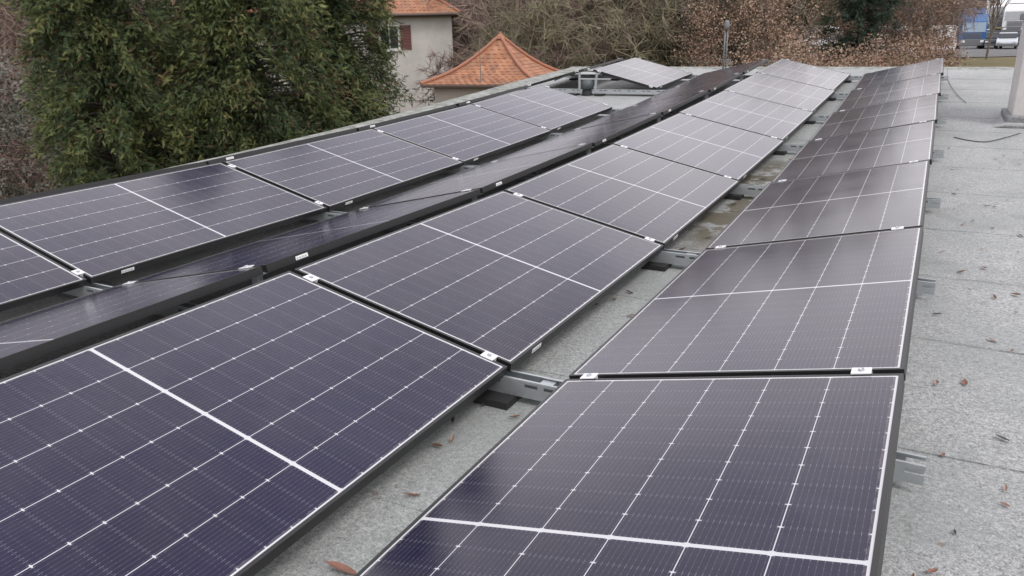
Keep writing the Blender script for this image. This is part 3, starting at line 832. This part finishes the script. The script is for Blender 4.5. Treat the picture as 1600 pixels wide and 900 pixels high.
def tubes(segs, sides=3):
    P0 = np.array([s[0] for s in segs]); P1 = np.array([s[1] for s in segs]); r0 = np.array([s[2] for s in segs]); r1 = np.array([s[3] for s in segs])
    d = P1 - P0; d /= np.linalg.norm(d, axis=1, keepdims=True) + 1e-9
    up = np.where(np.abs(d[:, 2:3]) > .9, np.array([[1., 0, 0]]), np.array([[0, 0, 1.]]))
    a = np.cross(d, up); a /= np.linalg.norm(a, axis=1, keepdims=True); b = np.cross(d, a)
    V = []
    for P, r in ((P0, r0), (P1, r1)):
        for k in range(sides):
            t = 2 * math.pi * k / sides; V.append(P + (a * math.cos(t) + b * math.sin(t)) * r[:, None])
    V = np.stack(V, 1).reshape(-1, 3); N = len(segs); base = np.arange(N)[:, None] * (2 * sides)
    F = np.concatenate([np.stack([base[:, 0] + k, base[:, 0] + (k + 1) % sides, base[:, 0] + sides + (k + 1) % sides, base[:, 0] + sides + k], -1) for k in range(sides)])
    return V, F

def conifer(name, x, y, height, rad, seed, label, group=None, narrow=1.0, mat=None, nclump=1150, per=100, size=.118, ground=None, zmin=0.0):
    rs = rng(seed); z0 = float(zt(x, y)) - .1
    t = empty(name, (x, y, z0), label=label, cat='tree', group=group)
    segs = []
    ph = rs.uniform(0, 6.28, 4)
    def R_at(h_, a):
        prof = np.clip((1 - h_ / height), 0, 1) ** .42 * np.clip(.70 + h_ / height * 2.2, 0, 1)
        return rad * prof * (1 + .16 * np.sin(3 * a + ph[0] + h_ * .9) + .10 * np.sin(7 * a + ph[1] - h_ * 1.7))
    hs = zmin + (height - zmin) * rs.uniform(0, 1, nclump) ** 1.15
    an = rs.uniform(0, 2 * math.pi, nclump); Rr = R_at(hs, an); rad_f = rs.uniform(.62, 1.0, nclump)
    pos_all, fw_all, sc_all, tint = [], [], [], []
    def lump(a_, h__): return math.sin(a_ * 5.3 + ph[2] + 1.7 * math.sin(h__ * 1.9 + ph[0])) * math.sin(h__ * 3.1 + ph[3] + 1.3 * math.sin(a_ * 4.1)) 
    for h_, a, R_, rf_ in zip(hs, an, Rr, rad_f):
        lu = lump(a, h_)
        rf_ = rf_ * (1 + .12 * lu) - (.28 if lu < -.25 else 0)
        o = np.array([math.cos(a), math.sin(a), 0]); tip = o * R_ * rf_ + np.array([0, 0, h_]); L_ = rs.uniform(.7, 1.35) * rad * .27
        root = np.array([0, 0, max(.2, h_ - R_ * .12)])
        mid = root + (tip - root) * .4 + np.array([0, 0, .04 * R_])
        tb = root + (tip - root) * .72; segs.append((root, mid, .03, .018)); segs.append((mid, tb, .018, .006))
        n = per; tt = rs.uniform(0, 1, n) ** .8
        p = tip[None] - o[None] * (1 - tt[:, None]) * L_ + rs.normal(0, 1, (n, 3)) * np.array([.085, .085, .085]) * (rad / 1.7) * (1.15 - .5 * tt[:, None])
        p[:, 2] -= .30 * tt ** 2 * (rad / 1.7)
        f = o[None] * rs.uniform(.3, 1.0, (n, 1)) + rs.normal(0, .50, (n, 3)); f[:, 2] -= rs.uniform(-.2, .9, n)
        ct = rs.uniform(0, 1); base = .06 + .40 * ct + .10 * lu  # crown hollows get a darker tint, their shade put into the colour
        brown = rs.uniform() < .06
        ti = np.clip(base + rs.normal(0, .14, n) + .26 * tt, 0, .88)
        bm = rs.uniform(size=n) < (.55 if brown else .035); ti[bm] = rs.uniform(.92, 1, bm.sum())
        pos_all.append(p); fw_all.append(f); sc_all.append(rs.uniform(.6, 1.25, n) * size); tint.append(ti)
    pos = np.concatenate(pos_all); fw = np.concatenate(fw_all); sc = np.concatenate(sc_all); tint = np.concatenate(tint)
    tv, tf = spray_template(rs, 11, .065)
    V, F = scatter(tv, tf, pos, rotm(fw, rs), sc)
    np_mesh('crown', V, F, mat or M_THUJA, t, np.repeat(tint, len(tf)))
    segs.append((np.array([0, 0, 0.]), np.array([0, 0, height * .5]), .26, .15)); segs.append((np.array([0, 0, height * .5]), np.array([0, 0, height * .97]), .15, .02))
    V, F = tubes(segs, 6); np_mesh('trunk', V, F, M_BARKD, t)
    return t

def bare_segs(rs, height, spread=.6, levels=5, gravity=0.0):
    segs = []
    def grow(p, d, L_, r, lv):
        n = 3 if lv > 1 else 2
        for i in range(n):
            d2 = d + rs.normal(0, .14, 3); d2[2] += .05 * (lv > 1) - gravity * (lv <= 1); d2 /= np.linalg.norm(d2)
            q = p + d2 * L_ / n; r2 = r * (.86 if lv > 0 else .6)
            segs.append((p, q, r, r2, lv)); p, r, d = q, r2, d2
            if lv > 0 and i > 0 or lv > 2 and i == 0:
                for _ in range(2 if lv > 1 else 3):
                    s_ = rs.normal(0, 1, 3); s_ -= s_.dot(d) * d; s_ /= np.linalg.norm(s_)
                    dd = d * (1 - spread * .55) + s_ * spread * rs.uniform(.7, 1.3); dd /= np.linalg.norm(dd)
                    grow(p, dd, L_ * rs.uniform(.52, .75), r * .55, lv - 1)
    grow(np.array([0, 0, 0.]), np.array([0, 0, 1.]), height * .45, height * .018, levels)
    return segs
def bare_tree(name, x, y, height, seed, label, group, mat, spread=.7, levels=5, twig=.011, rot=0, shrub=False, thin=1.0):
    rs = rng(seed); t = empty(name, (x, y, float(zt(x, y)) - .1), (0, 0, rot), label=label, cat='tree', group=group)
    segs = []
    if shrub:
        for _ in range(6):
            s2 = bare_segs(rs, height, spread, levels - 1)
            a = rs.uniform(0, 6.28); off = np.array([math.cos(a), math.sin(a), 0]) * height * rs.uniform(.05, .22)
            segs += [(s[0] + off, s[1] + off, s[2] * .6, s[3] * .6, s[4]) for s in s2]
    else: segs = bare_segs(rs, height, spread, levels)
    fine = [(s[0], s[1], max(s[2], twig), max(s[3], twig * .6)) for s in segs if s[4] <= 2]
    thick = [(s[0], s[1], s[2], s[3]) for s in segs if s[4] > 2]
    # extra twiglets
    ends = [s for s in segs if s[4] == 0]
    extra = []
    for s in ends:
        for _ in range(3):
            d = (s[1] - s[0]); d = d / (np.linalg.norm(d) + 1e-9) + rs.normal(0, .55, 3); d /= np.linalg.norm(d)
            p = s[0] + (s[1] - s[0]) * rs.uniform(0, 1); extra.append((p, p + d * height * rs.uniform(.03, .07), twig * .8, twig * .4))
    V, F = tubes(fine + extra, 3)
    ti = np.tile(np.clip(np.repeat(rs.uniform(0, 1), len(fine) + len(extra)) * .5 + rs.uniform(0, .6, len(fine) + len(extra)), 0, 1), 3)
    np_mesh('crown', V, F, mat, t, ti)
    thick = [(a_, b_, c_ * thin, d_ * thin) for a_, b_, c_, d_ in thick]
    if thick:
        V, F = tubes(thick, 6); np_mesh('trunk', V, F, M_BARK, t)
    return t
def leafy(name, x, y, height, rad, seed, label, group, mat, nleaf=9000, lsize=.10, levels=4, low=0.0, clump=.4):
    rs = rng(seed); t = empty(name, (x, y, float(zt(x, y)) - .1), label=label, cat='tree', group=group)
    segs = []
    for _ in range(5):
        a = rs.uniform(0, 6.28); off = np.array([math.cos(a), math.sin(a), 0]) * rad * rs.uniform(.1, .5)
        segs += [(s[0] + off, s[1] + off, s[2] * .5, s[3] * .5, s[4]) for s in bare_segs(rs, height * .60, .75, 3)]
    V, F = tubes([(s[0], s[1], max(s[2], .012), max(s[3], .008)) for s in segs], 4); np_mesh('branches', V, F, M_BARK, t)
    nc = nleaf // 28
    u = rs.normal(size=(nc, 3)); u /= np.linalg.norm(u, axis=1, keepdims=True); rr_ = rs.uniform(.45, 1, nc) ** .6
    cpos = u * rr_[:, None] * np.array([rad, rad, height * .52]) * (1 + .18 * np.sin(5 * u[:, :1] + 4 * u[:, 1:2] * 2 + seed)) + np.array([0, 0, height * .5])
    cpos = cpos[cpos[:, 2] > low]; nc = len(cpos)
    ctint = rs.uniform(.1, .85, nc)
    pos = (cpos[:, None] + rs.normal(0, clump * .5, (nc, 28, 3)) * np.array([1, 1, .6])).reshape(-1, 3)
    N = len(pos); tv = np.array([[-.5, 0, 0], [0, -.3, .06], [.5, 0, 0], [0, .3, .06]]); tf = np.array([[0, 1, 2, 3]])
    V, F = scatter(tv, tf, pos, rotm(rs.normal(size=(N, 3)), rs), rs.uniform(.6, 1.4, N) * lsize)
    np_mesh('crown', V, F, mat, t, np.clip(np.repeat(ctint, 28) + rs.normal(0, .15, N), 0, 1))
    return t

# the three big cypresses behind the left roof edge
G = 'tall cypresses behind the left roof edge'
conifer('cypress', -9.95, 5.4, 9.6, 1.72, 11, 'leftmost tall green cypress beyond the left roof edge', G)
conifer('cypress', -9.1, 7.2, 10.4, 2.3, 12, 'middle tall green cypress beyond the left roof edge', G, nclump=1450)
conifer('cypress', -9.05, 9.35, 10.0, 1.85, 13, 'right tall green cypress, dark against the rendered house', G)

CAM_R = cam.rotation_euler.to_matrix()
def at(u, v, D):
    """ground plan position D metres from the viewpoint, in the direction of photograph column u (1600 px wide) near its top"""
    d = CAM_R @ Vector(((u - 800) / 1188.25, (450 - 50) / 1188.25, -1))
    h_ = math.hypot(d.x, d.y)
    return 1.1071 + d.x / h_ * D, -2.174 + d.y / h_ * D

def put(fn, u, D, *a, **k):
    x, y = at(u, 0, D); return fn(a[0], x, y, *a[1:], **k)

# brown leaved beeches beyond the far roof edge
G = 'brown-leaved beeches beyond the far roof edge'
put(leafy, 1158, 31, 'beech_tree', 7.6, 2.3, 21, 'reddish brown beech right behind the twin pipe', G, M_BEECH, nleaf=20000, lsize=.085)
put(leafy, 1232, 27, 'beech_tree', 4.9, 2.2, 22, 'low brown beech bush behind the end of the second row', G, M_BEECH, nleaf=18000, lsize=.08)
put(leafy, 1268, 37, 'beech_tree', 7.3, 2.6, 23, 'tall brown beech left of the dark evergreen', G, M_BEECH, nleaf=16000, lsize=.095)
put(leafy, 1404, 31, 'beech_tree', 3.9, 2.1, 24, 'brown beech bush in front of the dark evergreen', G, M_BEECH, nleaf=21000, lsize=.085)
put(leafy, 1318, 29, 'beech_tree', 4.2, 2.1, 27, 'brown beech bush between the two right-hand rows', G, M_BEECH, nleaf=21000, lsize=.085)
put(leafy, 1412, 47, 'beech_tree', 9.2, 2.3, 25, 'tall thin brown beech right of the dark evergreen', G, M_BEECH, nleaf=14000, lsize=.12)
put(leafy, 1456, 38, 'beech_tree', 3.1, 1.3, 26, 'last low brown bush beside the grass verge', G, M_BEECH, nleaf=6500, lsize=.09, low=-1)
x, y = at(1345, 0, 35)
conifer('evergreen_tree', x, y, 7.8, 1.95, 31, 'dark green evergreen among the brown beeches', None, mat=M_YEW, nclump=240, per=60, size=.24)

# bare winter trees, the wall of twigs behind the houses
G = 'bare winter trees behind the roof'
specs = [
 # u, D, height, seed, mat, spread, label
 (735, 50, 12, 41, 0, .8, 'bare grey tree beside the rendered house corner'),
 (762, 31, 6.2, 42, 1, .9, 'spreading bare tree just left of the pointed tile roof'),
 (815, 45, 11, 43, 1, .7, 'bare brown tree directly behind the pointed tile roof'),
 (862, 36, 11, 44, 2, .8, 'mossy bare tree right of the pointed tile roof'),
 (905, 45, 14, 45, 1, .65, 'bare brown tree left of the white van'),
 (968, 52, 14, 46, 0, .7, 'bare grey tree behind the white van'),
 (1000, 38, 11, 47, 1, .8, 'bare brown tree behind the isolated panels'),
 (1042, 34, 10, 48, 2, .85, 'broad mossy bare tree behind the isolated panels'),
 (1090, 40, 13, 49, 2, .75, 'tall mossy bare tree left of the twin pipe'),
 (1125, 36, 9, 50, 0, .8, 'bare grey tree directly left of the twin pipe'),
 (1190, 48, 13, 51, 1, .7, 'bare tree rising behind the reddish beech'),
 (1455, 60, 13, 52, 1, .75, 'bare tree left of the blue lorry'),
 (1548, 70, 10, 53, 0, .22, 'slim bare tree in front of the blue and white lorries'),
 (20, 30, 13, 54, 0, .75, 'bare grey tree at the left edge of the picture'),
 (-30, 26, 10, 55, 1, .8, 'bare brown tree at the far left corner'),
 (60, 40, 14, 56, 0, .7, 'bare grey tree behind the leftmost cypress'),
]
TM = [M_TWIG, M_TWIGB, M_TWIGG]
for u, D, h_, sd_, mi_, sp_, lb in specs:
    x, y = at(u, 0, D); bare_tree('bare_tree', x, y, h_, sd_, lb, G, TM[mi_], sp_, 5 if sd_ != 53 else 4, .010 + .00018 * D, thin=.5 if sd_ == 53 else 1)
# undergrowth and far wood: nobody could count it
def thicket(name, box_fn, n, seed, mat, label, hmin, hmax, tw):
    rs = rng(seed); segs = []
    P = box_fn(rs, n)
    for (x, y) in P:
        z = float(zt(x, y)); H = rs.uniform(hmin, hmax); p = np.array([x, y, z - .1]); d = np.array([rs.normal(0, .25), rs.normal(0, .25), 1.]); L_ = H / 4
        for i in range(4):
            d2 = d + rs.normal(0, .22, 3); d2[2] = max(.3, d2[2]); d2 /= np.linalg.norm(d2); q = p + d2 * L_
            r_ = tw * (1.6 - .35 * i); segs.append((p, q, r_, r_ * .8))
            for _ in range(2 + 2 * i):
                s_ = d2 * .6 + rs.normal(0, .6, 3); s_ /= np.linalg.norm(s_); b0 = p + (q - p) * rs.uniform(); e_ = b0 + s_ * H * rs.uniform(.07, .16)
                segs.append((b0, e_, tw * .7, tw * .35))
                e2 = e_ + (s_ + rs.normal(0, .5, 3)) * H * .05; segs.append((e_, e2, tw * .5, tw * .25))
            p, d = q, d2
    V, F = tubes(segs, 3)
    o = np_mesh(name, V, F, mat, None, np.tile(rs.uniform(0, 1, len(segs)), 3)); return tag(o, label, 'vegetation', kind='stuff')
def sector(u0, u1, D0, D1):
    def f(rs, n):
        us = rs.uniform(u0, u1, n); Ds = rs.uniform(D0, D1, n); return [at(u, 0, D) for u, D in zip(us, Ds)]
    return f
thicket('undergrowth', sector(690, 1150, 42, 60), 700, 61, M_TWIG, 'dense bare scrub behind the tiled roofs', 3.5, 8, .016)
thicket('undergrowth', sector(690, 1150, 46, 62), 500, 64, M_TWIGG, 'mossy bare scrub mixed in behind the tiled roofs', 3.5, 9, .016)
thicket('distant_wood', sector(560, 1540, 112, 165), 1500, 62, M_TWIGB, 'brown bare wood on the hillside in the distance', 8, 15, .07)
thicket('distant_wood', sector(-200, 680, 60, 100), 900, 63, M_TWIG, 'grey bare wood beyond the cypresses on the left', 8, 14, .04)
# dull green shrubs at the left edge
G = 'dull green shrubs at the left edge'
put(leafy, 12, 20, 'shrub', 5.6, 2.4, 71, 'dull grey-green shrub at the left edge of the picture', G, M_SHRUB, nleaf=12000, lsize=.085)
put(leafy, 62, 27, 'shrub', 6.4, 2.6, 72, 'dull green shrub left of and behind the leftmost cypress', G, M_SHRUB, nleaf=12000, lsize=.09)
put(leafy, 700, 30, 'shrub', 4.2, 1.5, 73, 'dull shrub at the foot of the rendered house corner', G, M_SHRUB, nleaf=3500, lsize=.12)

# ------------------------------------------------------------------ vehicles
def paint(n, c, r=.3): return simple(n, c, r, var=.04)
P_WHITE = paint('white_paint', (.78, .78, .79)); P_BLUE = paint('blue_paint', (.035, .115, .29)); P_SILV = paint('silver_paint', (.50, .52, .56), .3)
P_DARK = paint('dark_paint', (.02, .022, .035)); P_RED = paint('red_paint', (.50, .05, .03)); M_TYRE = simple('tyre_rubber', (.02, .02, .02), .85)
M_LAMP = simple('lamp_lens', (.75, .77, .8), .15); M_TARP = simple('box_body_white', (.72, .72, .71), .5); M_TRIM = simple('grey_plastic_trim', (.14, .145, .15), .6)
M_PALE = simple('pale_grey_screen', (.34, .35, .36), .12, var=.3)  # pale base colour paints a reflection onto the lorry windscreens
M_LBLUE = simple('pale_windscreen', (.22, .30, .38), .10, var=.2)
def wheel(par, x, y, r, w):
    o = MB().tube([(x - w / 2, y, r), (x + w / 2, y, r)], r, 16).build('wheel', M_TYRE, par)
    MB().tube([(x - w / 2 - .01, y, r), (x + w / 2 + .01, y, r)], r * .55, 12).build('rim', P_SILV, o)
def face_cam(x, y, off=0): return math.atan2(y + 2.174, x - 1.107) - math.pi / 2 + off      # local -y points to the camera
def lorry(u, D, cabm, boxm, label, off=0, box=True, w=2.5, screen=None):
    x, y = at(u, 0, D); t = empty('lorry', (x, y, float(zt(x, y)) + .05), (0, 0, face_cam(x, y, off)), label=label, cat='lorry', group='lorries on the distant parking lot')
    hw = w / 2
    # side profile in (y, z): extruded along x
    Mx = Matrix(((0, 1, 0, 0), (1, 0, 0, 0), (0, 0, 1, 0), (0, 0, 0, 1)))
    prof = [(0.0, .55), (-.04, 1.6), (.10, 2.65), (.42, 3.35), (2.05, 3.5), (2.1, .6)]
    MB().prism(prof, -hw + .05, hw - .05, M=Mx).build('cab', cabm, t, bevel=.06)
    MB().prism([(-.075, 1.62), (.062, 2.55), (.10, 2.55), (.0, 1.62)], -hw + .2, hw - .2, M=Mx).build('windscreen', screen or M_GLASS, t)
    MB().prism([(.45, 3.42), (.9, 3.95), (2.0, 3.98), (2.04, 3.52)], -hw + .25, hw - .25, M=Mx).build('roof_deflector', cabm, t, bevel=.05)
    MB().box(-hw + .05, hw - .05, -.16, .3, .32, .95).build('bumper', M_TRIM, t, bevel=.05)
    mb = MB()
    for i in range(5): mb.box(-hw + .5, hw - .5, -.09, -.03, 1.02 + i * .11, 1.08 + i * .11)
    mb.build('grille', M_TRIM, t)
    for s in (-1, 1):
        MB().box(s * (hw - .38) - .18, s * (hw - .38) + .18, -.18, -.12, .62, .84).build('headlight', M_LAMP, t, bevel=.03)
        mb = MB().box(s * (hw + .12) - .10, s * (hw + .12) + .10, -.05, .05, 1.9, 2.5); mb.tube([(s * hw, .1, 2.4), (s * (hw + .12), 0, 2.45)], .02, 5); mb.build('mirror', M_TRIM, t)
        wheel(t, s * (hw - .2), .75, .5, .32)
        MB().box(s * (hw - .04) - .012, s * (hw - .04) + .012, .45, 1.5, 1.75, 2.5).build('side_window', M_GLASS, t)
    if box:
        MB().box(-hw, hw, 2.3, 9.5, 1.05, 3.75).build('box_body', boxm, t, bevel=.03)
        MB().box(-hw + .3, hw - .3, 2.1, 9.4, .7, 1.04).build('chassis', M_TRIM, t)
        for s in (-1, 1):
            for yy_ in (6.8, 8.0): wheel(t, s * (hw - .2), yy_, .5, .32)
    return t
def car(u, D, body, label, off=0, kind='car', zoff=.05):
    x, y = at(u, 0, D); nm = 'parked_car' if kind == 'car' else 'parked_van'
    t = empty(nm, (x, y, float(zt(x, y)) + zoff), (0, 0, face_cam(x, y, off)), label=label, cat=kind)
    Mx = Matrix(((0, 1, 0, 0), (1, 0, 0, 0), (0, 0, 1, 0), (0, 0, 0, 1)))
    if kind == 'car':
        low = [(0, .35), (-.05, .6), (.15, .82), (1.2, .98), (4.2, 1.0), (4.35, .6), (4.3, .3)]; top = [(1.1, .97), (1.75, 1.42), (3.2, 1.46), (3.9, .99)]
        L_, hw = 4.3, .88
        ws = [(1.12, 1.0), (1.70, 1.395), (1.74, 1.38), (1.16, .98)]
    else:
        low = [(0, .35), (-.05, .7), (.1, 1.05), (.75, 1.25), (5.3, 1.27), (5.35, .35)]; top = [(.72, 1.24), (1.3, 2.25), (1.6, 2.4), (5.2, 2.42), (5.33, 1.26)]
        L_, hw = 5.3, .98
        ws = [(.72, 1.3), (1.22, 2.15), (1.27, 2.12), (.78, 1.28)]
    MB().prism(low, -hw, hw, M=Mx).build('body', body, t, bevel=.06)
    MB().prism(top, -hw + .12, hw - .12, M=Mx).build('cabin', M_GLASS if kind == 'car' else body, t, bevel=.04)
    if kind == 'car':
        MB().prism([(1.74, 1.425), (3.22, 1.465), (3.2, 1.5), (1.78, 1.465)], -hw + .14, hw - .14, M=Mx).build('roof', body, t)
    MB().prism([(p[0] - .03, p[1] + .012) for p in ws], -hw + .22, hw - .22, M=Mx).build('windscreen', M_GLASS, t)
    MB().box(-hw + .05, hw - .05, -.10, .1, .28, .5).build('bumper', M_TRIM, t, bevel=.03)
    for s in (-1, 1):
        MB().box(s * (hw - .22) - .14, s * (hw - .22) + .14, -.085, .1, .6, .74).build('headlight', M_LAMP, t, bevel=.02)
        for yy_ in (.75, L_ - .85): wheel(t, s * (hw - .1), yy_, .32, .2)
    return t
lorry(1521, 93, P_BLUE, M_TARP, 'blue lorry cab parked beyond the brown bushes', off=R(14), screen=M_LBLUE, box=False)
lorry(1583, 106, P_WHITE, M_TARP, 'white lorry right of the blue one, behind the silver car', off=R(-6), screen=M_PALE)
lorry(1553, 112, P_WHITE, M_TARP, 'white lorry directly behind the blue one', off=R(10), screen=M_PALE)
lorry(1620, 106, P_WHITE, M_TARP, 'white lorry at the right picture edge behind the chimney', off=R(-4))
car(1576, 90, P_SILV, 'silver car parked in front of the white lorries, nearest the camera', R(0))
car(1556, 93, P_DARK, 'dark car parked left of the silver car', R(10))
car(1597, 98, P_DARK, 'dark car parked at the right picture edge, right of the silver car', R(-8))
car(1536, 101, P_SILV, 'silver car parked behind the blue lorry', R(4))
car(1420, 58, P_WHITE, 'white van half hidden behind the brown bushes left of the blue lorry', R(30), 'van', zoff=.0)
car(1440, 72, P_WHITE, 'white van behind the last bush, nearest the blue lorry', R(-20), 'van')
car(1226, 64, P_WHITE, 'white van glimpsed through beeches right of the twin pipe', R(60), 'van', zoff=.3)
car(948, 62, P_WHITE, 'white van glimpsed through bare trees above the isolated panels', R(10), 'van', zoff=1.2)
car(1318, 70, P_WHITE, 'white van glimpsed beside the dark evergreen', R(40), 'van', zoff=.3)
